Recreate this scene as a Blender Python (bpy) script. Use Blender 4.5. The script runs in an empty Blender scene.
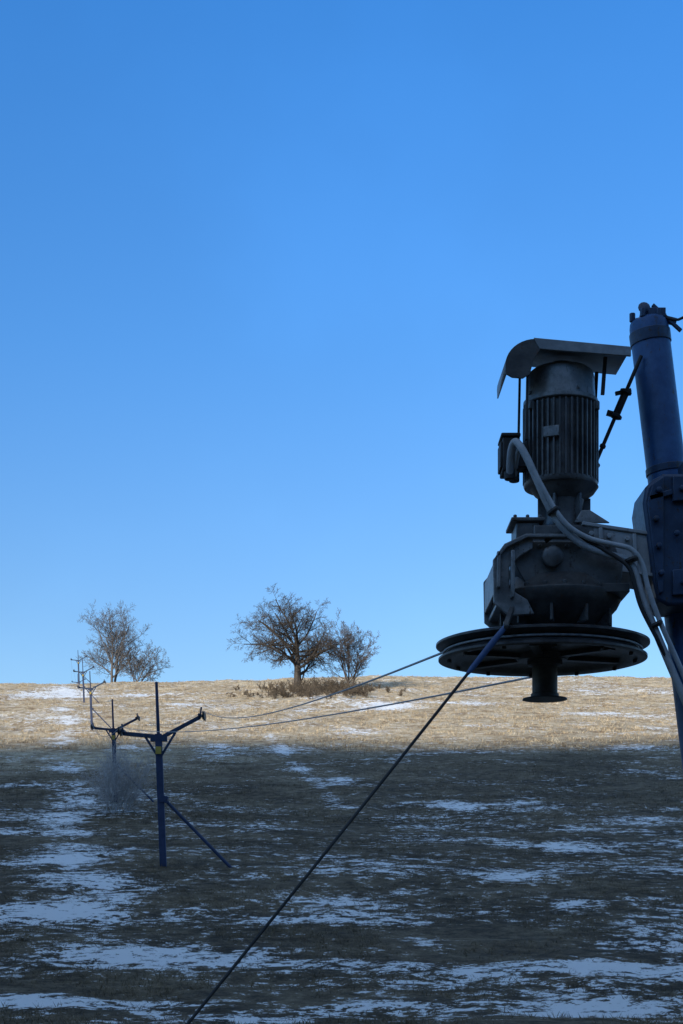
import bpy, math, random
import numpy as np
from mathutils import Vector, Matrix
random.seed(7); rng=np.random.default_rng(11)
S=bpy.context.scene
S.view_settings.view_transform='Standard'; S.view_settings.look='None'; S.view_settings.exposure=0

# ------------------------------------------------------------------ noise
def vnoise(x,y,seed=0):
    xi=np.floor(x).astype(np.int64); yi=np.floor(y).astype(np.int64)
    fx=x-xi; fy=y-yi; fx=fx*fx*(3-2*fx); fy=fy*fy*(3-2*fy)
    def h(a,b):
        n=(a*374761393+b*668265263+seed*974711)&0xffffffff
        n=((n^(n>>13))*1274126177)&0xffffffff
        return ((n^(n>>16))&0xffff)/65535.0
    return (h(xi,yi)*(1-fx)+h(xi+1,yi)*fx)*(1-fy)+(h(xi,yi+1)*(1-fx)+h(xi+1,yi+1)*fx)*fy
def fbm(x,y,o=4,seed=0):
    s=0;a=.5;t=0
    for i in range(o):
        s=s+a*vnoise(x*2**i+i*17.3,y*2**i+i*9.1,seed+i);t+=a;a*=.5
    return s/t
def sst(a,b,v):
    t=np.clip((v-a)/(b-a),0,1);return t*t*(3-2*t)

# ------------------------------------------------------------------ terrain profile
SUN_E=math.radians(18); SUN_A=math.radians(40)
prof=[(-3000,250),(-1300,400),(-950,425),(-800,413),(-730,365),(-150,20),(-40,2),(-10,0),(14,0),(22,.15),(30,.95),(38,1.95),(47,3.15),(60,4.75),(84,8.0),(110,12.3),
(130,16),(146,19.2),(170,23.7),(196,28.7),(225,34.6),(250,39.7),(262,41.5),(280,43.2),(320,43.5),(400,38),(600,15),(1200,-10),(4000,-30)]
px_=np.array([p[0] for p in prof],float);pz_=np.array([p[1] for p in prof],float)
_yy=np.arange(-3000,4000,1.0);_zz=np.interp(_yy,px_,pz_)
k=np.hanning(13);k/=k.sum();_zz=np.convolve(np.pad(_zz,6,mode='edge'),k,mode='valid')
def zt(x,y):
    x=np.asarray(x,float);y=np.asarray(y,float)
    z=np.interp(y,_yy,_zz)
    g=sst(16,24,y)
    z=z+g*((fbm(x*.06,y*.06,3,5)-.5)*.7+(fbm(x*.9,y*.9,3,8)-.5)*.16)
    z=z+sst(110,170,y)*((fbm(x*.6,y*.6,2,14)-.5)*.38)
    z=z+sst(150,230,y)*((fbm(x*.03,y*.02,2,3)-.5)*1.0+x*.006+(fbm(x*.35,y*.3,3,4)-.5)*.5)
    z=z+sst(-600,-800,y)*((fbm(x*.008,y*.008,5,31)-.5)*22+(fbm(x*.12,y*.12,2,33)-.5)*9)
    return z
def z1(x,y): return float(zt(np.array([x]),np.array([y]))[0])
patches=[(-4.0,29.6,4.4,2.2,.46),(-4.2,24.2,2.4,1.0,.42),(3.9,28.3,3.6,.9,.36),(6.8,27,1.8,1.2,.28),(3.5,23.4,1.4,1.0,.42),(.2,24.2,1.3,.8,.32),(-9.3,50,1.9,3,.42),
(-7,37,1.8,2.4,.28),(-40,222,6,16,.5),(2,146,2.6,3,.42),(5,186,4.5,8,.48),(30,172,8,5,.40),(9.3,80,1.6,3,.44),(13.5,70,2,3,.38),(5.8,80,1.2,3,.36),(5.8,38.5,.7,1.0,.38),
(5,45,1.3,2,.32),(1.7,32.5,.9,1,.38),(8,56,1.2,2,.32),(-18,190,3,8,.30),(-5,175,2,9,.30),(42,215,7,8,.36),(24,128,3,4,.36),(0,98,1,3,.34),(16,190,6,3,.30),(-7,25.5,1.6,2,.34),(-28,215,4,6,.30),(14,150,4,3,.30),(-30,160,4,4,.26),(1.5,26.5,1.8,.7,.26),(-1,36,1.2,1,.26),(20,205,6,3,.28),(6,122,3,2,.3),(-1.5,22.6,1.0,.5,.36),(6,31.5,1.2,.8,.32)]
def snow(x,y):
    s=.29+(fbm(x*.30,y*.30,4,41)-.5)*.75+(fbm(x*.07,y*.07,2,47)-.5)*.30
    s=s-.04*sst(40,90,y)+.03*sst(34,26,y)
    for (a,b,rx,ry,w) in patches:
        s=s+w*np.exp(-(((x-a)/rx)**2+((y-b)/ry)**2)**1.1)
    d=np.abs(x+.176*y+.4*np.sin(y*.11)-.2)
    s=s+.24*np.exp(-(d/1.3)**2)*sst(34,40,y)*(1-.4*sst(135,200,y))
    d2=np.abs(x-(-5.7+(135-y)*.104)); s=s+.30*np.exp(-(d2/.7)**2)*sst(74,82,y)*(1-sst(138,150,y))
    return s

def axis(parts):
    out=[]
    for a,b,st in parts: out+=list(np.arange(a,b,st))
    return np.array(out)
def geo(a,b,k):
    o=[a]
    while o[-1]<b:o.append(o[-1]*(1+k))
    return o
ys=np.concatenate([axis([(-3000,-1200,150),(-1200,-900,40),(-900,-700,8),(-700,-20,20),(-20,16,2)]),np.array(geo(16,120,.0065)),axis([(121,290,.7),(290,340,2)]),axis([(340,700,25),(700,4001,300)])])
xs=np.concatenate([axis([(-3000,-1600,150),(-1600,-90,12),(-90,-14,.7),(-14,14,.22),(14,90,.7),(90,600,12),(600,3001,150)])])
X,Y=np.meshgrid(xs,ys);Z=zt(X,Y)
nx,ny=len(xs),len(ys)
co=np.stack([X.ravel(),Y.ravel(),Z.ravel()],1)
i=np.arange(nx*ny).reshape(ny,nx)
fc=np.stack([i[:-1,:-1].ravel(),i[:-1,1:].ravel(),i[1:,1:].ravel(),i[1:,:-1].ravel()],1)
def npmesh(name,co,fc,mat,smooth=True):
    me=bpy.data.meshes.new(name);n=fc.shape[1]
    me.vertices.add(len(co));me.vertices.foreach_set('co',co.astype(np.float32).ravel())
    me.loops.add(fc.size);me.loops.foreach_set('vertex_index',fc.astype(np.int32).ravel())
    me.polygons.add(len(fc));me.polygons.foreach_set('loop_start',np.arange(0,fc.size,n,dtype=np.int32))
    try: me.polygons.foreach_set('loop_total',np.full(len(fc),n,dtype=np.int32))
    except Exception: pass
    me.update(calc_edges=True);me.validate()
    me.polygons.foreach_set('use_smooth',np.full(len(me.polygons),smooth))
    ob=bpy.data.objects.new(name,me);S.collection.objects.link(ob);me.materials.append(mat);return ob

# ------------------------------------------------------------------ materials
def newmat(name):
    m=bpy.data.materials.new(name);m.use_nodes=True;nt=m.node_tree
    return m,nt,nt.nodes['Principled BSDF']
def noise(nt,vec,scale,detail=4,rough=.55):
    n=nt.nodes.new('ShaderNodeTexNoise');n.inputs['Scale'].default_value=scale;n.inputs['Detail'].default_value=detail;n.inputs['Roughness'].default_value=rough
    nt.links.new(vec,n.inputs['Vector']);return n.outputs['Fac']
def ramp(nt,fac,stops):
    r=nt.nodes.new('ShaderNodeValToRGB');nt.links.new(fac,r.inputs[0])
    e=r.color_ramp.elements
    while len(e)<len(stops):e.new(.5)
    for q,(p,c) in zip(e,stops):q.position=p;q.color=(*c,1)
    return r.outputs[0]
def mix(nt,f,a,b,bt='MIX'):
    m=nt.nodes.new('ShaderNodeMix');m.data_type='RGBA';m.blend_type=bt
    for s,v in ((0,f),(6,a),(7,b)):
        if isinstance(v,bpy.types.NodeSocket):nt.links.new(v,m.inputs[s])
        elif isinstance(v,tuple):m.inputs[s].default_value=(*v,1)
        else:m.inputs[s].default_value=v
    return m.outputs[2]
def math_(nt,op,a,b=0.0):
    m=nt.nodes.new('ShaderNodeMath');m.operation=op
    for s,v in ((0,a),(1,b)):
        if isinstance(v,bpy.types.NodeSocket):nt.links.new(v,m.inputs[s])
        else:m.inputs[s].default_value=v
    return m.outputs[0]
def maprange(nt,v,a,b):
    m=nt.nodes.new('ShaderNodeMapRange');m.interpolation_type='SMOOTHSTEP'
    nt.links.new(v,m.inputs[0]);m.inputs[1].default_value=a;m.inputs[2].default_value=b;return m.outputs[0]

def ground_mat():
    m,nt,b=newmat('meadow_with_snow')
    g=nt.nodes.new('ShaderNodeNewGeometry').outputs['Position']
    n1=noise(nt,g,.25,5);n2=noise(nt,g,2.0,7,.7);n3=noise(nt,g,14,5,.75);n4=noise(nt,g,.8,5,.65);n5=noise(nt,g,4.5,3,.6)
    mm=math_(nt,'ADD',math_(nt,'MULTIPLY',n1,.25),math_(nt,'ADD',math_(nt,'MULTIPLY',n2,.45),math_(nt,'MULTIPLY',n3,.3)))
    md=math_(nt,'ADD',math_(nt,'MULTIPLY',n1,.25),math_(nt,'ADD',math_(nt,'MULTIPLY',n2,.35),math_(nt,'MULTIPLY',n4,.4)))
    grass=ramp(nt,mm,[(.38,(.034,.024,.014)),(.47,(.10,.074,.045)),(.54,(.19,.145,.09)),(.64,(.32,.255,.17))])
    at=nt.nodes.new('ShaderNodeAttribute');at.attribute_name='dry_sunlit'
    dry_sunlit=ramp(nt,md,[(.36,(.16,.10,.058)),(.44,(.35,.255,.155)),(.52,(.57,.455,.305)),(.62,(.75,.64,.46))])  # drier upper grass, with sunlit brightness also put into its colour
    grass=mix(nt,at.outputs['Fac'],grass,dry_sunlit)
    sn=nt.nodes.new('ShaderNodeAttribute');sn.attribute_name='snow'
    s=math_(nt,'ADD',sn.outputs['Fac'],math_(nt,'ADD',math_(nt,'MULTIPLY',math_(nt,'SUBTRACT',n2,.5),1.7),math_(nt,'MULTIPLY',math_(nt,'SUBTRACT',n3,.5),1.0)))
    s=math_(nt,'ADD',s,math_(nt,'MULTIPLY',math_(nt,'SUBTRACT',n4,.5),.8))
    s=math_(nt,'ADD',s,math_(nt,'MULTIPLY',math_(nt,'SUBTRACT',n5,.5),.8))
    mask=maprange(nt,s,.50,.58)
    col=mix(nt,mask,grass,(.93,.935,.94))
    nt.links.new(col,b.inputs['Base Color']);b.inputs['Roughness'].default_value=.9
    b.inputs['Specular IOR Level'].default_value=.15
    bp=nt.nodes.new('ShaderNodeBump');bp.inputs['Strength'].default_value=.9;bp.inputs['Distance'].default_value=.14
    nt.links.new(math_(nt,'ADD',n3,n2),bp.inputs['Height']);nt.links.new(bp.outputs[0],b.inputs['Normal'])
    return m
def blade_mat(name,stops,sc=3.0):
    m,nt,b=newmat(name)
    g=nt.nodes.new('ShaderNodeNewGeometry').outputs['Position']
    c=ramp(nt,noise(nt,g,sc,5,.7),stops)
    nt.links.new(c,b.inputs['Base Color']);b.inputs['Roughness'].default_value=.85;b.inputs['Specular IOR Level'].default_value=.1
    return m
def metal(name,c1,c2,rust=(.07,.035,.02),rustamt=.55,scale=6,rough=.5,met=.0,bump=.15,spec=.4):
    m,nt,b=newmat(name)
    tc=nt.nodes.new('ShaderNodeNewGeometry').outputs['Position']
    n1=noise(nt,tc,scale,6,.65);n2=noise(nt,tc,scale*7,5,.7)
    c=mix(nt,maprange(nt,n1,.35,.65),c1,c2)
    mp=nt.nodes.new('ShaderNodeMapping');mp.inputs['Scale'].default_value=(9,9,1.2);nt.links.new(tc,mp.inputs[0])
    n4=noise(nt,mp.outputs[0],scale*.6,4,.6)
    c=mix(nt,maprange(nt,math_(nt,'ADD',math_(nt,'MULTIPLY',n2,.5),math_(nt,'MULTIPLY',n4,.5)),rustamt,rustamt+.1),c,rust)
    nt.links.new(c,b.inputs['Base Color']);b.inputs['Metallic'].default_value=met
    nt.links.new(math_(nt,'ADD',math_(nt,'MULTIPLY',n2,.35),rough-.17),b.inputs['Roughness'])
    b.inputs['Specular IOR Level'].default_value=spec
    bp=nt.nodes.new('ShaderNodeBump');bp.inputs['Strength'].default_value=bump;bp.inputs['Distance'].default_value=.01
    nt.links.new(n2,bp.inputs['Height']);nt.links.new(bp.outputs[0],b.inputs['Normal'])
    return m
M_ground=ground_mat()
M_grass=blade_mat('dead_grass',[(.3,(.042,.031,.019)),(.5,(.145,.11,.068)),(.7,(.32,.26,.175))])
M_grass2=blade_mat('dry_sunlit_grass',[(.34,(.20,.13,.072)),(.5,(.51,.40,.26)),(.66,(.75,.64,.46))],.9)  # dry blades of the upper slope, colour also paled to look sunlit
M_bark=blade_mat('bark',[(.3,(.05,.043,.038)),(.7,(.115,.10,.088))],4)
M_twig=blade_mat('red_brown_twigs',[(.3,(.085,.068,.056)),(.7,(.165,.135,.115))],4)
M_bark2=blade_mat('grey_bark',[(.3,(.09,.082,.08)),(.7,(.18,.167,.158))],4)
M_bush=blade_mat('dry_scrub_stems',[(.3,(.07,.052,.04)),(.7,(.20,.16,.115))],.5)
M_pale=blade_mat('frosted_twigs',[(.3,(.30,.28,.27)),(.7,(.55,.53,.52))],4)
M_motor=metal('motor_paint',(.06,.063,.067),(.14,.144,.148),rust=(.06,.043,.032),met=.2,rough=.4,spec=.5)
M_gear=metal('gearbox_paint',(.12,.126,.132),(.25,.258,.265),scale=9,rust=(.055,.04,.03),met=.2,rough=.4,spec=.5)
M_cast=metal('dark_cast_iron',(.027,.027,.029),(.07,.07,.07),scale=8,spec=.5)
M_hood=metal('galvanised_sheet',(.19,.21,.23),(.30,.33,.36),rust=(.12,.11,.10),rustamt=.6,met=.3,rough=.48)
M_grey=metal('grey_paint',(.23,.245,.26),(.34,.36,.38),rust=(.10,.075,.06),rustamt=.55)
M_wheel=metal('wheel_steel',(.032,.031,.033),(.08,.077,.078),scale=10,rough=.36,met=.3)
M_blue=metal('blue_paint',(.016,.06,.17),(.032,.10,.25),rust=(.04,.04,.045),rustamt=.55,scale=5,rough=.4)
M_blued=metal('dark_blue_paint',(.016,.036,.08),(.03,.06,.12),rust=(.04,.033,.03),rustamt=.53,scale=7,rough=.42)
M_bluep=metal('tower_blue_paint',(.014,.028,.07),(.028,.046,.11),rust=(.03,.025,.03),rustamt=.56,scale=2,rough=.6)
M_hose=metal('grey_hose',(.25,.275,.30),(.35,.375,.405),rust=(.12,.12,.12),rustamt=.6,scale=12,rough=.5)
M_black=metal('black_rubber',(.012,.012,.013),(.025,.025,.027),rust=(.04,.03,.025),rustamt=.6,rough=.6)
M_rope=metal('steel_rope',(.2,.2,.21),(.34,.34,.35),rust=(.08,.07,.06),rustamt=.58,scale=30,met=.3,rough=.5)
M_bsling=metal('blue_sling',(.02,.055,.15),(.03,.08,.2),rustamt=.6)
M_yellow=metal('yellow_plate',(.36,.27,.05),(.45,.33,.07),rustamt=.6)

# ------------------------------------------------------------------ ground
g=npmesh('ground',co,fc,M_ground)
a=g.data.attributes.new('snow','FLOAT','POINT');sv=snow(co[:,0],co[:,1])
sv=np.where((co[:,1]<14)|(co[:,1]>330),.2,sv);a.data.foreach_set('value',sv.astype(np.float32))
a=g.data.attributes.new('dry_sunlit','FLOAT','POINT');dr=sst(95,150,co[:,1]+(fbm(co[:,0]*.05,co[:,1]*.05,3,61)-.5)*60);a.data.foreach_set('value',dr.astype(np.float32))  # blends to the drier, sunlit-toned grass colour up the slope

def grass(name,n,y0,y1,hmin,hmax,w,mat,per=7,spread=.05,xm=.33,power=1.0,th=.46):
    t=rng.random(n)**power;y=y0+(y1-y0)*t;x=(rng.random(n)*2-1)*(y*xm+2)
    keep=(snow(x,y)+rng.normal(0,.10,n))<th
    keep&=(fbm(x*.6,y*.6,3,77)+rng.normal(0,.08,n))>.44
    x=x[keep];y=y[keep];x=np.repeat(x,per)+rng.normal(0,spread,len(x)*per);y=np.repeat(y,per)+rng.normal(0,spread,len(y)*per)
    z=zt(x,y)-.02;m=len(x);h=hmin+(hmax-hmin)*rng.random(m)**1.6
    az=rng.random(m)*6.283;ln=h*rng.uniform(.3,1.3,m)
    dx=np.cos(az);dy=np.sin(az);fa=rng.random(m)*6.283
    wx=np.cos(fa)*w*.5;wy=np.sin(fa)*w*.5
    v=np.empty((m,3,3));v[:,0]=np.stack([x-wx,y-wy,z],1);v[:,1]=np.stack([x+wx,y+wy,z],1);v[:,2]=np.stack([x+dx*ln,y+dy*ln,z+h],1)
    return npmesh(name,v.reshape(-1,3),np.arange(m*3).reshape(-1,3),mat,False)
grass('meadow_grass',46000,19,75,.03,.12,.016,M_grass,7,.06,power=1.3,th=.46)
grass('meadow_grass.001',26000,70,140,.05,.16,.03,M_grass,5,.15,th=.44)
grass('dry_sunlit_meadow_grass',26000,125,275,.08,.36,.07,M_grass2,6,.25,th=.40)

# ------------------------------------------------------------------ mesh builder
import bmesh
class MB:
    def __init__(s): s.v=[];s.f=[]
    def tube(s,pts,rad,n=8,cap=True,closed=False):
        pts=[Vector(p) for p in pts];m=len(pts)
        if not hasattr(rad,'__len__'):rad=[rad]*m
        b=len(s.v);up=None
        for i,p in enumerate(pts):
            t=(pts[min(i+1,m-1)]-pts[max(i-1,0)]).normalized()
            if up is None:
                up=Vector((0,0,1)) if abs(t.z)<.9 else Vector((1,0,0))
            u=(up-t*up.dot(t)).normalized();w=t.cross(u);up=u
            for k in range(n):
                q=6.28318*k/n;s.v.append(p+(u*math.cos(q)+w*math.sin(q))*rad[i])
        for i in range(m-1):
            for k in range(n):
                k2=(k+1)%n;s.f.append((b+i*n+k,b+i*n+k2,b+(i+1)*n+k2,b+(i+1)*n+k))
        if cap:
            s.f.append(tuple(b+k for k in reversed(range(n))));s.f.append(tuple(b+(m-1)*n+k for k in range(n)))
    def lathe(s,prof,c=(0,0,0),n=48,ax=None,cap=True):
        b=len(s.v);c=Vector(c);R=Matrix.Identity(3) if ax is None else Vector((0,0,1)).rotation_difference(Vector(ax)).to_matrix()
        for r,z in prof:
            for k in range(n):
                q=6.28318*k/n;s.v.append(c+R@Vector((r*math.cos(q),r*math.sin(q),z)))
        for i in range(len(prof)-1):
            for k in range(n):
                k2=(k+1)%n;s.f.append((b+i*n+k,b+i*n+k2,b+(i+1)*n+k2,b+(i+1)*n+k))
        if cap:
            s.f.append(tuple(b+k for k in reversed(range(n))));s.f.append(tuple(b+(len(prof)-1)*n+k for k in range(n)))
    def box(s,c,sz,R=None):
        b=len(s.v);c=Vector(c);R=R or Matrix.Identity(3)
        for z in(-.5,.5):
            for x,y in((-.5,-.5),(.5,-.5),(.5,.5),(-.5,.5)):
                s.v.append(c+R@Vector((x*sz[0],y*sz[1],z*sz[2])))
        for f in((3,2,1,0),(4,5,6,7),(0,1,5,4),(1,2,6,5),(2,3,7,6),(3,0,4,7)):s.f.append(tuple(b+k for k in f))
    def beam(s,a,b_,w,h):
        a=Vector(a);b_=Vector(b_);d=(b_-a);L=d.length;d.normalize()
        sd=d.cross(Vector((0,0,1)));sd=sd.normalized() if sd.length>.01 else Vector((1,0,0));u=sd.cross(d)
        R=Matrix((d,sd,u)).transposed();s.box((a+b_)/2,(L,w,h),R)
    def prism(s,poly,y0,y1): # poly in xz
        b=len(s.v);n=len(poly)
        for y in(y0,y1):
            for x,z in poly:s.v.append(Vector((x,y,z)))
        s.f.append(tuple(b+k for k in range(n)));s.f.append(tuple(b+n+k for k in reversed(range(n))))
        for k in range(n):
            k2=(k+1)%n;s.f.append((b+k,b+n+k,b+n+k2,b+k2))
    def obj(s,name,mat,parent=None,bevel=0,smooth=True,loc=None):
        me=bpy.data.meshes.new(name);me.from_pydata([tuple(v) for v in s.v],[],s.f)
        if smooth:
            bm=bmesh.new();bm.from_mesh(me);bmesh.ops.recalc_face_normals(bm,faces=bm.faces);bm.to_mesh(me);bm.free()
        me.materials.append(mat);ob=bpy.data.objects.new(name,me);S.collection.objects.link(ob)
        if smooth:
            me.polygons.foreach_set('use_smooth',[True]*len(me.polygons))
            try: me.set_sharp_from_angle(angle=math.radians(35))
            except Exception: pass
        if bevel:
            m=ob.modifiers.new('b','BEVEL');m.width=bevel;m.segments=2;m.limit_method='ANGLE';m.angle_limit=math.radians(40)
        if parent:ob.parent=parent
        if loc:ob.location=loc
        return ob
def empty(name,loc=(0,0,0)):
    e=bpy.data.objects.new(name,None);S.collection.objects.link(e);e.location=loc;e.empty_display_size=.3;return e
def smoothpath(P,sub=6):
    P=[Vector(p) for p in P];out=[]
    for i in range(len(P)-1):
        p0=P[max(i-1,0)];p1=P[i];p2=P[i+1];p3=P[min(i+2,len(P)-1)]
        for k in range(sub):
            t=k/sub;out.append(.5*((2*p1)+(p2-p0)*t+(2*p0-5*p1+4*p2-p3)*t*t+(-p0+3*p1-3*p2+p3)*t**3))
    out.append(P[-1]);return out

# ------------------------------------------------------------------ drive unit
C=(1.146,9.0,3.13)
D=empty('ski_lift_drive_unit',C)
mx=.105
m=MB();m.lathe([(.16,.93),(.188,.95),(.188,1.40),(.16,1.41)],(mx,0,0));
for k in range(40):
    q=6.28318*k/40;R=Matrix.Rotation(q,3,'Z');m.box(Vector((mx,0,1.175))+R@Vector((.199,0,0)),(.032,.008,.43),R)
m.obj('motor_finned_body',M_motor,D)
m=MB();R=Matrix.Rotation(-1.95,3,'Z');m.box(Vector((mx,0,1.2))+R@Vector((.218,0,0)),(.008,.09,.06),R);m.obj('name_plate',M_gear,D,.003)
m=MB()
for q in(-2.6,-.5,1.0,2.4):
    R=Matrix.Rotation(q,3,'Z');m.box(Vector((mx,0,1.375))+R@Vector((.213,0,0)),(.035,.03,.05),R)
m.obj('lifting_lugs',M_motor,D,.006)
m=MB();m.lathe([(.15,1.395),(.208,1.40),(.212,1.405),(.212,1.425),(.198,1.43),(.193,1.50),(.191,1.56),(.185,1.585),(.16,1.605),(.06,1.61)],(mx,0,0))
for k in range(4):
    q=.4+k*1.57;m.lathe([(.011,0),(.011,.012)],(mx+.197*math.cos(q),.197*math.sin(q),1.455),6,(math.cos(q),math.sin(q),0))
m.obj('motor_fan_cowl',M_gear,D)
m=MB();m.lathe([(.12,.93),(.205,.935),(.21,.945),(.21,.965),(.19,.97)],(mx,0,0))
m.lathe([(.15,.66),(.16,.67),(.16,.69),(.115,.71),(.105,.80),(.115,.86),(.17,.90),(.195,.935)],(mx+.02,0,0))
for k in range(8):
    q=6.28318*k/8+.2;m.lathe([(.012,0),(.012,.03)],(mx+.19*math.cos(q),.19*math.sin(q),.962),6)
for k in range(6):
    q=6.28318*k/6;R=Matrix.Rotation(q,3,'Z');m.box(Vector((mx+.02,0,.79))+R@Vector((.12,0,0)),(.06,.014,.17),R)
m.obj('motor_flange_bell',M_motor,D)
m=MB();m.box((-.195,-.06,1.09),(.09,.18,.19));m.box((-.195,-.06,1.195),(.11,.20,.022));m.box((-.246,-.06,1.09),(.014,.15,.15))
m.box((-.12,-.03,1.09),(.08,.12,.12))
m.lathe([(.03,0),(.03,.06)],(-.2,-.13,.945),12);m.lathe([(.03,0),(.03,.06)],(-.17,-.09,.945),12)
m.obj('terminal_box',M_black,D,.008)
# rain hood
pts=[(-.235,1.50),(-.237,1.55)]+[(-.237+.17*(1-math.cos(t)),1.55+.145*math.sin(t)) for t in np.linspace(.15,1.5708,10)]+[(.46,1.645)]
m=MB();n=len(pts)
for (x,z) in pts: m.v+= [Vector((x,-.24,z)),Vector((x,.22,z+.02))]
for i2 in range(n-1):m.f.append((2*i2,2*i2+1,2*i2+3,2*i2+2))
o=m.obj('rain_hood',M_hood,D);sm=o.modifiers.new('s','SOLIDIFY');sm.thickness=.006
m=MB()
m.prism([(-.08,1.700),(.46,1.650),(.46,1.597),(.0,1.632),(-.05,1.638)],-.262,-.246)
m.obj('rain_hood_lip',M_hood,D,.003)
m=MB();ch=[(x,z) for x,z in pts[:-1]]+[(-.04,1.64),(-.08,1.58),(-.10,1.50),(-.14,1.475),(-.20,1.48)]
m.prism(ch,-.258,-.246);m.obj('rain_hood_cheek',M_cast,D,.002)
m=MB();m.beam((-.115,-.2,1.15),(-.105,-.2,1.64),.03,.012);m.beam((-.115,.2,1.15),(-.105,.2,1.66),.03,.012)
m.beam((.32,-.15,1.42),(.335,-.15,1.63),.02,.02);m.beam((.31,.15,1.2),(.335,.15,1.65),.02,.02)
m.lathe([(.06,1.60),(.06,1.645)],(mx,0,0),24)
m.obj('hood_brackets',M_black,D)
# gearbox
m=MB()
m.box((.10,0,.63),(.34,.36,.10));m.box((.12,0,.585),(.42,.42,.03))
m.prism([(-.16,.40),(-.19,.46),(-.17,.575),(.36,.575),(.42,.44),(.40,.30),(-.1,.30)],-.25,.25)
m.box((-.10,-.02,.64),(.13,.26,.13));m.box((-.10,-.02,.718),(.19,.3,.022))
for dx in(-.17,-.1,-.03):
    m.lathe([(.012,0),(.012,.02)],(dx,-.14,.729),6)
m.lathe([(.05,0),(.06,.01),(.06,.05),(.04,.06)],(.02,-.25,.48),20,(0,-1,0))
for k in range(7):
    m.lathe([(.014,0),(.014,.016)],(-.12+.075*k,-.25,.545),6,(0,-1,0))
m.obj('gearbox_housing',M_motor,D,.01)
m=MB() # left bracket frame
for y0,y1 in((-.30,-.275),(.275,.30)):
    m.prism([(-.305,.22),(-.31,.46),(-.25,.53),(-.14,.575),(-.09,.575),(-.09,.52),(-.16,.48),(-.22,.42),(-.22,.30),(-.12,.24),(-.08,.16),(-.22,.15)],y0,y1)
m.box((-.295,0,.36),(.02,.54,.18));m.box((-.255,0,.235),(.05,.54,.03));m.box((-.205,-.33,.37),(.02,.06,.26));m.box((-.28,-.315,.40),(.02,.04,.20))
m.prism([(-.30,.47),(-.25,.54),(-.13,.595),(.20,.595),(.20,.575),(-.12,.575),(-.235,.52),(-.285,.46)],-.335,-.272)
m.obj('gearbox_side_bracket',M_gear,D,.005)
m=MB()
m.lathe([(.16,.10),(.22,.115),(.28,.17),(.345,.24),(.365,.28),(.365,.31),(.33,.34),(.28,.40)],(.08,0,0))
for k in range(10):
    q=6.28318*k/10+.1;R=Matrix.Rotation(q,3,'Z');m.box(Vector((.08,0,.19))+R@Vector((.26,0,0)),(.13,.018,.13),R)
for k in range(20):
    q=6.28318*k/20;m.lathe([(.014,0),(.014,.03)],(.08+.345*math.cos(q),.345*math.sin(q),.31),6)
m.box((.26,-.06,.31),(.38,.44,.05))
m.obj('gearbox_lower_casting',M_cast,D,.004)
# support arm towards the pole
m=MB()
m.beam((.20,-.17,.575),(.60,-.165,.515),.02,.21);m.beam((.20,.19,.575),(.62,.17,.515),.02,.21)
m.beam((.20,.0,.69),(.60,.0,.63),.38,.02);m.beam((.20,.0,.46),(.60,.0,.40),.38,.02)
m.beam((.30,-.192,.66),(.31,-.192,.47),.03,.02);m.beam((.49,-.185,.63),(.50,-.185,.44),.03,.02)
for k in range(3): m.lathe([(.016,0),(.016,.02)],(.25+.1*k,-.182,.63-.014*k),6,(0,-1,0))
m.obj('support_arm',M_grey,D,.004)
m=MB()
for y0,y1 in((-.16,-.135),(.135,.16)):m.prism([(.16,.70),(.20,.77),(.25,.77),(.36,.70)],y0,y1)
m.obj('arm_gusset',M_gear,D,.004)
# bullwheel
m=MB();m.lathe([(.08,.03),(.45,.03),(.50,.045),(.59,.052),(.606,.046),(.606,.034),(.575,.026),(.545,.006),(.545,-.006),(.575,-.026),(.592,-.034),(.592,-.046),(.57,-.052),(.50,-.04),(.47,-.02),(.16,-.02),(.14,-.05),(.08,-.05)],n=96)
for k in range(6):
    q=6.28318*k/6+.3;R=Matrix.Rotation(q,3,'Z');m.box(R@Vector((.31,0,-.032)),(.33,.05,.022),R)
for k in range(12):
    q=6.28318*k/12;m.lathe([(.012,0),(.012,.02)],(.53*math.cos(q),.53*math.sin(q),-.062),6)
m.obj('bullwheel',M_wheel,D)
m=MB();m.lathe([(.10,-.04),(.10,-.075),(.072,-.085),(.072,-.235),(.08,-.24),(.08,-.262),(.125,-.265),(.128,-.272),(.02,-.276)],(.015,0,0))
m.lathe([(.07,.03),(.09,.04),(.11,.12)],(.02,0,0),32)
m.obj('wheel_hub_shaft',M_cast,D)
# hoses
def hose(name,P,r,mat): 
    m=MB();m.tube(smoothpath(P),r,12);m.obj(name,mat,D)
H=[(-.2,-.13,.96),(-.20,-.20,1.08),(-.18,-.25,1.125),(-.135,-.29,1.05),(-.07,-.31,.90),(.0,-.32,.74),(.08,-.33,.62),(.19,-.33,.53),(.32,-.33,.48),(.42,-.34,.45),(.465,-.35,.38),(.50,-.35,.26),(.56,-.35,.10),(.66,-.35,-.14),(.78,-.34,-.42),(.95,-.3,-.85),(1.1,-.2,-1.6),(1.2,-.1,-3.1)]
hose('power_hose',H,.021,M_hose)
H2=[(-.17,-.09,.96),(-.165,-.2,1.06),(-.15,-.27,1.09),(-.11,-.31,.99),(-.04,-.33,.85),(.035,-.35,.71),(.11,-.36,.62),(.22,-.36,.56),(.34,-.36,.53),(.44,-.37,.50),(.50,-.37,.42),(.535,-.37,.28),(.60,-.37,.10),(.70,-.36,-.12),(.82,-.35,-.40),(.98,-.3,-.85),(1.13,-.2,-1.6),(1.23,-.1,-3.1)]
hose('power_hose_b',H2,.014,M_hose)
H3=[(-.02,-.29,.56),(.05,-.31,.60),(.15,-.32,.585),(.3,-.35,.50),(.42,-.37,.41),(.46,-.37,.30),(.50,-.37,.17),(.62,-.36,-.06),(.76,-.34,-.36),(.92,-.3,-.85),(1.07,-.2,-1.6),(1.17,-.1,-3.1)]
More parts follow.
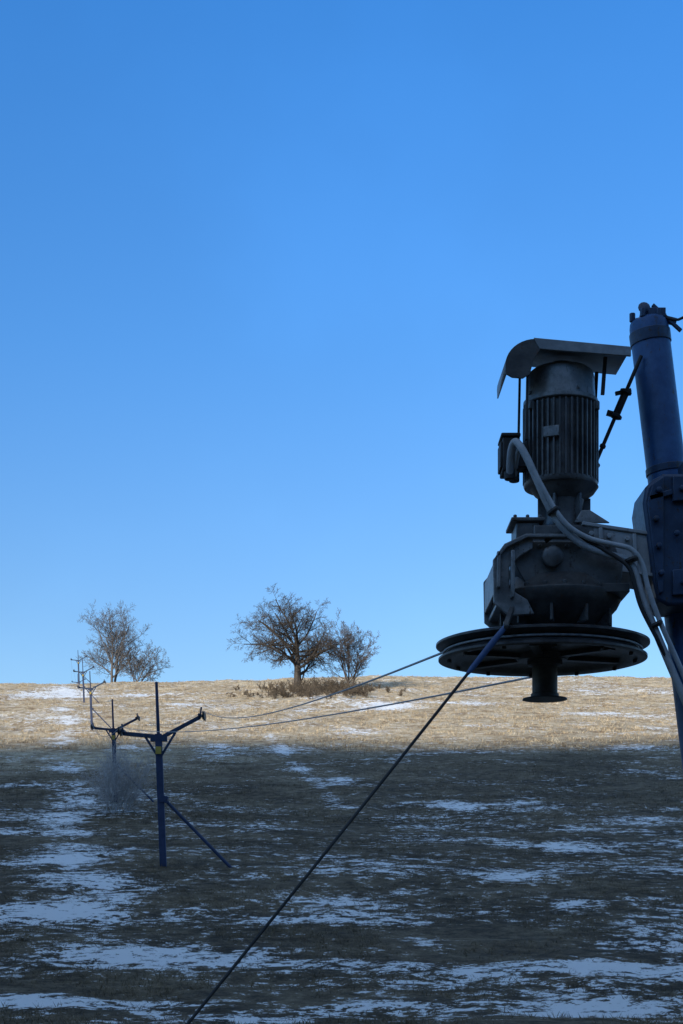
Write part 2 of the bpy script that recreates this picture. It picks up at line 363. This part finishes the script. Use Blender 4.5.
hose('control_hose',H3,.012,M_black)
m=MB()
for p,d in(((.445,-.36,.445),(.2,0,-.6)),((.58,-.36,.09),(.3,0,-.6)),((.02,-.335,.72),(.4,0,-.6))):
    m.lathe([(.035,-.012),(.04,0),(.035,.012)],p,16,d)
m.obj('hose_clamps',M_black,D)
# turnbuckle
m=MB();A=Vector((.57,.02,1.70));B=Vector((.215,.10,.86))
m.tube([A,B],.011,8);d=(B-A)
def at(t):return A+d*t
m.tube([at(.22),at(.25),at(.38),at(.41)],[.01,.022,.022,.01],10)
for t,r in((.24,.035),(.40,.038),(.60,.018),(.72,.03),(.90,.03)):
    m.tube([at(t-.015),at(t-.008),at(t+.008),at(t+.015)],[r*.6,r,r,r*.6],8)
m.beam(at(.24)+Vector((-.06,0,-.01)),at(.24)+Vector((.03,0,.01)),.02,.02);m.beam(at(.40)+Vector((-.05,0,.02)),at(.40)+Vector((.02,0,0)),.02,.03)
m.beam(at(.88)+Vector((-.04,0,-.03)),at(.88)+Vector((.06,0,.03)),.03,.03)
m.obj('tension_rod',M_black,D)
m=MB();m.beam((-.20,-.28,.2),(-.268,-.57,.045),.025,.02);m.lathe([(.025,-.012),(.025,.012)],(-.268,-.575,.04),12,(1,0,0));m.obj('sling_bracket',M_cast,D)

# ------------------------------------------------------------------ mast with clamp housing
Pm=empty('lift_support_mast',C)
def pc(z):return Vector((.63+(1.926-z)*.121,.12,z))
m=MB();m.tube([pc(-3.3),pc(1.90),pc(1.93),pc(1.945)],[.112,.112,.106,.085],40);m.obj('mast_tube',M_blue,Pm)
m=MB();m.tube([pc(1.80),pc(1.87)],.118,32);m.tube([pc(1.05),pc(1.09)],.118,32)
m.box(pc(1.97)+Vector((.04,-.02,-.01)),(.10,.12,.05));m.beam(pc(1.98)+Vector((-.04,0,0)),pc(1.93)+Vector((.16,0,0)),.05,.03)
m.beam(pc(1.98)+Vector((.02,-.05,.03)),pc(1.86)+Vector((.17,-.05,0)),.02,.02)
for k in range(6):
    q=k*1.05;m.lathe([(.018,-.02),(.018,.03)],pc(1.95)+Vector((.09*math.cos(q),.09*math.sin(q),0)),6)
m.lathe([(.02,0),(.035,.01),(.035,.02),(.02,.03)],pc(1.985)+Vector((-.03,-.05,0)),12,(0,-1,.3))
m.obj('mast_cap',M_blued,Pm,.003)
m=MB();m.tube(smoothpath([pc(1.95)+Vector((.04,-.06,0)),pc(1.9)+Vector((.14,-.06,.02)),pc(1.93)+Vector((.3,-.05,-.01)),pc(1.9)+Vector((.8,0,-.3)),Vector((2.6,.5,-3.15))]),.008,6);m.obj('mast_stay',M_black,Pm)
m=MB()
hx=.018
def sh(P): return [(x+hx,z) for x,z in P]
m.prism(sh([(.575,.93),(.635,.965),(1.02,.965),(1.06,.93),(1.06,.24),(.66,.225),(.60,.26),(.575,.37),(.52,.80),(.535,.89)]),-.20,.16)
m.obj('clamp_housing',M_blued,Pm,.018)
m=MB()
m.prism(sh([(.57,.90),(.63,.94),(.63,.30),(.605,.29),(.59,.37),(.54,.80)]),-.225,-.202)
m.prism(sh([(.68,.94),(1.02,.94),(1.02,.83),(.68,.80)]),-.235,-.202)
m.prism(sh([(.68,.42),(1.02,.46),(1.02,.30),(.68,.28)]),-.225,-.202)
for x,z in((.60,.86),(.585,.70),(.60,.55),(.615,.4),(.73,.87),(.83,.88),(.74,.35),(.70,.62),(.76,.70)):m.lathe([(.018,0),(.018,.03),(.01,.034)],(x+hx,-.225,z),6,(0,-1,0))
m.box((.83,-.1,1.0),(.12,.16,.09));m.beam((.57,-.215,.82),(.71,-.215,.86),.02,.03)
m.obj('housing_plates',M_blued,Pm,.004)
m=MB();m.box((1.245,.12,-3.12),(.6,.6,.12));m.obj('mast_footing',M_gear,Pm,.02)

# ------------------------------------------------------------------ foreground guy rope
def sag(a,b,s,n=24):
    a=Vector(a);b=Vector(b);return [a.lerp(b,i/n)-Vector((0,0,s*4*(i/n)*(1-i/n))) for i in range(n+1)]
G=empty('guy_rope')
st=Vector((C[0]-.268,C[1]-.575,C[2]+.04));an=Vector((-1.59,7.5,0.05))
m=MB();m.tube([st,st.lerp(an,.03),st.lerp(an,.075),st.lerp(an,.085)],[.014,.018,.015,.010],12);m.obj('sling_end',M_bsling,G)
m=MB();m.tube(sag(st.lerp(an,.08),an,.012),.0085,8);m.obj('rope',M_black,G)
m=MB();m.box((-1.59,7.5,.03),(.4,.4,.16));m.obj('ground_anchor',M_gear,G,.02)

# ------------------------------------------------------------------ towers
sheL=[];sheR=[]
def tower(x,y,k=1.0):
    z=z1(x,y);e=empty('ski_lift_tower',(x,y,z))
    m=MB()
    m.beam((.0,0,-.4),(-.16,0,3.95),.16,.2);m.tube([(-.16,0,3.9),(-.22,0,5.5)],[.055,.045],8)
    m.obj('post',M_bluep,e,.01)
    m=MB();m.tube([(.02,0,2.0),(2.1,-.1,z1(x+2.1,y-.1)-z-.1)],.05,8);m.beam((-.08,0,2.02),(.12,0,1.98),.24,.2)
    m.obj('diagonal_strut',M_bluep,e)
    m=MB()
    m.beam((-1.2,0,3.96),(-.15,0,3.86),.10,.12);m.beam((-.15,0,3.80),(1.08,0,4.45),.10,.11)
    m.beam((-.13,0,3.2),(-.55,0,3.86),.06,.07);m.beam((-.13,0,3.2),(.35,0,4.0),.06,.07)
    m.box((-.145,0,3.82),(.5,.14,.2))
    m.box((-1.2,0,4.02),(.10,.35,.08));m.box((1.08,0,4.5),(.10,.35,.08));m.beam((1.08,0,4.4),(1.12,0,4.75),.05,.05);m.beam((-1.2,0,3.9),(-1.25,0,4.25),.05,.05)
    m.obj('cross_arm',M_blued,e,.008)
    m=MB()
    for sx,sz in((-1.3,4.02),(1.2,4.48)):
        for dy in(-.2,.2):
            m.lathe([(.05,-.03),(.13,-.03),(.13,-.02),(.10,0),(.13,.02),(.13,.03),(.05,.03)],(sx,dy,sz),20,(1,0,0))
        m.beam((sx,-.25,sz),(sx,.25,sz),.03,.05)
    m.obj('sheaves',M_cast,e)
    m=MB();m.box((-.145,-.125,3.45),(.17,.02,.22));m.obj('number_plate',M_yellow,e)
    sheL.append((x-1.3,y,z+4.16));sheR.append((x+1.2,y,z+4.62))
T=[(-5.30,47),(-12.0,84),(-23.1,146),(-32.0,196),(-41.6,250),(-50,300)]
for x,y in T:tower(x,y)
WR=.56
def haul(start,sh):
    P=[];cur=start
    for j,q in enumerate(sh):
        P+=sag(cur,q,.28 if j==0 else .45,20)[:-1 if j<len(sh)-1 else None];cur=q
    m=MB();m.tube(P,.0075,6);return m
hr=empty('haul_rope')
haul((C[0]-WR,9.0,C[2]),sheR).obj('return_strand',M_rope,hr);haul((C[0]+WR,9.1,C[2]),sheL).obj('pull_strand',M_rope,hr)
m=MB();m.tube([(C[0]+WR*math.cos(q),9+WR*math.sin(q),C[2]) for q in np.linspace(math.pi,2*math.pi+.1,30)],.0075,6);m.obj('wheel_wrap',M_rope,hr)

# ------------------------------------------------------------------ trees
def perp(d):
    a=Vector((random.gauss(0,1),random.gauss(0,1),random.gauss(0,1)));a=a-d*a.dot(d);return a.normalized()
def grow(m,p,d,L,r,lev,cfg):
    nseg=cfg['seg'][lev];pts=[p];rad=[r];dirs=[d];cur=p.copy();dd=d.copy();tip=r*(.45 if lev<cfg['max'] else .5)
    for i in range(nseg):
        dd=(dd+perp(dd)*cfg['wob'][lev]+Vector((0,0,cfg['up'][lev]))).normalized()
        cur=cur+dd*(L/nseg);pts.append(cur.copy());rad.append(r+(tip-r)*(i+1)/nseg);dirs.append(dd.copy())
    m.tube(pts,rad,8 if lev==0 else (5 if lev<2 else 3),cap=False)
    if lev>=cfg['max']:return
    nc=cfg['n'][lev]
    for c in range(nc):
        t=cfg['t0'][lev]+(1-cfg['t0'][lev])*((c+random.random())/nc)
        f=t*nseg;i=min(int(f),nseg-1);q=pts[i].lerp(pts[i+1],f-i);dr=dirs[i+1]
        ang=math.radians(random.uniform(*cfg['ang'][lev]));
        az=c*2.4+random.uniform(-.5,.5);b=dr.orthogonal().normalized();b=Matrix.Rotation(az,3,dr)@b
        nd=(dr*math.cos(ang)+b*math.sin(ang)).normalized()
        rr=(rad[i]+(rad[i+1]-rad[i])*(f-i))*cfg['rr'][lev]
        grow(m,q,nd,L*cfg['lr'][lev]*random.uniform(.75,1.12)*(1-.3*(t-cfg['t0'][lev])*(lev>0)),max(rr,cfg['rmin']),lev+1,cfg)
def tree(name,x,y,cfg,mat,scale=(1,1,1),stems=1,L0=3,r0=.3,lean=0):
    m=MB()
    for s in range(stems):
        d=Vector((random.gauss(0,lean),random.gauss(0,lean),1)).normalized()
        grow(m,Vector((random.gauss(0,.25)*(stems>1),random.gauss(0,.25)*(stems>1),0)),d,L0*random.uniform(.85,1.1),r0,0,cfg)
    o=m.obj(name,mat,smooth=False);o.location=(x,y,z1(x,y)-.15);o.scale=scale;return o
oak=dict(max=5,seg=[5,7,5,4,3,2],wob=[.05,.16,.2,.22,.22,.2],up=[.03,.02,.02,.02,.02,.0],n=[18,8,7,6,4],t0=[.28,.2,.15,.1,.1],ang=[(25,92),(30,65),(30,65),(25,60),(25,60)],lr=[.92,.5,.52,.52,.55],rr=[.5,.58,.5,.5,.55],rmin=.0135)
random.seed(3);tree('oak_tree',-6.2,220,oak,M_bark,L0=7.0,r0=.52,scale=(1.12,1.12,1.04))
ash=dict(max=5,seg=[6,6,5,4,3,2],wob=[.05,.1,.14,.18,.2,.2],up=[.05,.05,.05,.04,.02,0],n=[12,7,6,5,3],t0=[.15,.15,.12,.1,.1],ang=[(20,62),(25,55),(25,55),(25,55),(25,55)],lr=[.75,.52,.52,.52,.55],rr=[.55,.55,.5,.5,.55],rmin=.0155)
random.seed(5);tree('bare_tree',1.1,222,dict(ash,n=[10,6,5,5,3],rmin=.014),M_twig,stems=3,L0=5.2,r0=.13,lean=.35,scale=(1.05,1,1.08))
random.seed(8);tree('bare_tree',-40.0,275,ash,M_bark2,stems=2,L0=9.0,r0=.24,lean=.16)
random.seed(9);tree('bare_tree',-35.4,272,dict(ash,n=[8,6,5,5,3]),M_bark2,stems=4,L0=4.4,r0=.13,lean=.42)
bush=dict(max=3,seg=[4,4,3,2],wob=[.12,.16,.2,.2],up=[.03,.03,.02,.0],n=[9,7,5],t0=[.1,.1,.1],ang=[(20,50),(25,55),(25,60)],lr=[.55,.5,.5],rr=[.6,.6,.6],rmin=.006)
random.seed(12);tree('frosted_shrub',-10.6,74,dict(bush,rmin=.005),M_pale,stems=16,L0=2.3,r0=.018,lean=.33)
# low scrub bed under the trees: one object
random.seed(20);m=MB();sc=dict(bush,rmin=.02,n=[6,5,4])
for j in range(110):
    x=random.gauss(-3.5,4.6);y=random.gauss(211,6);zb=z1(x,y)-.1;hh=max(.3,1.35-abs(x+3.5)*.07)*random.uniform(.35,1.3)
    for s_ in range(3):
        d=Vector((random.gauss(0,.7),random.gauss(0,.7),1)).normalized();grow(m,Vector((x+random.gauss(0,.3),y,zb)),d,hh,.03,0,sc)
m.obj('dry_scrub',M_bush,smooth=False)

# ------------------------------------------------------------------ world, sun, camera
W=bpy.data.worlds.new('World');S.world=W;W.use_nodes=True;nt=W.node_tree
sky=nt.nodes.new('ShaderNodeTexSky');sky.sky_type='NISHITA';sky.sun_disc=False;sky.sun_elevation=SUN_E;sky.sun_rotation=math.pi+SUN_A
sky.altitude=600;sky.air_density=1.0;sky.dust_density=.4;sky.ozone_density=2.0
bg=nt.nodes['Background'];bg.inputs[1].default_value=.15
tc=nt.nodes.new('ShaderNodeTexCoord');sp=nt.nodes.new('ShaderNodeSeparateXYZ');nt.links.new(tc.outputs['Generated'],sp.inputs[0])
tint=ramp(nt,sp.outputs[2],[(0.0,(.74,.92,1.0)),(.15,(.74,.93,1.12)),(.34,(.50,1.0,1.47)),(.52,(.36,1.04,1.70)),(.70,(3.0,2.5,2.0)),(1,(3.6,2.9,2.2))])  # sky above the frame is boosted and warmed, added fill for the shade
wn=noise(nt,tc.outputs['Generated'],3.5,5,.55)
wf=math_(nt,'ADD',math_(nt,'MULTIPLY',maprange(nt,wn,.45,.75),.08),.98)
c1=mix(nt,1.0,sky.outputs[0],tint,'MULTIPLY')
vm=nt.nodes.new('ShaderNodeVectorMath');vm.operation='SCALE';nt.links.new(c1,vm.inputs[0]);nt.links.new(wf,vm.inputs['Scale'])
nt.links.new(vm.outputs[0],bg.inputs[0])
sl=bpy.data.lights.new('sun','SUN');sl.energy=5;sl.angle=math.radians(.5);sl.color=(1,.93,.80)
so=bpy.data.objects.new('sun',sl);S.collection.objects.link(so)
dirv=Vector((math.sin(SUN_A)*math.cos(SUN_E),math.cos(SUN_A)*math.cos(SUN_E),-math.sin(SUN_E)))
so.rotation_euler=dirv.to_track_quat('-Z','Y').to_euler();so.location=(-50,-60,80)
cd=bpy.data.cameras.new('camera');cam=bpy.data.objects.new('camera',cd);S.collection.objects.link(cam)
cam.location=(0,0,1.6);cam.rotation_euler=(math.pi/2,0,0);cd.sensor_width=36;cd.lens=1576/1024*36;cd.shift_y=(920-512)/1024;cd.clip_end=9000;cd.clip_start=.1
S.camera=cam
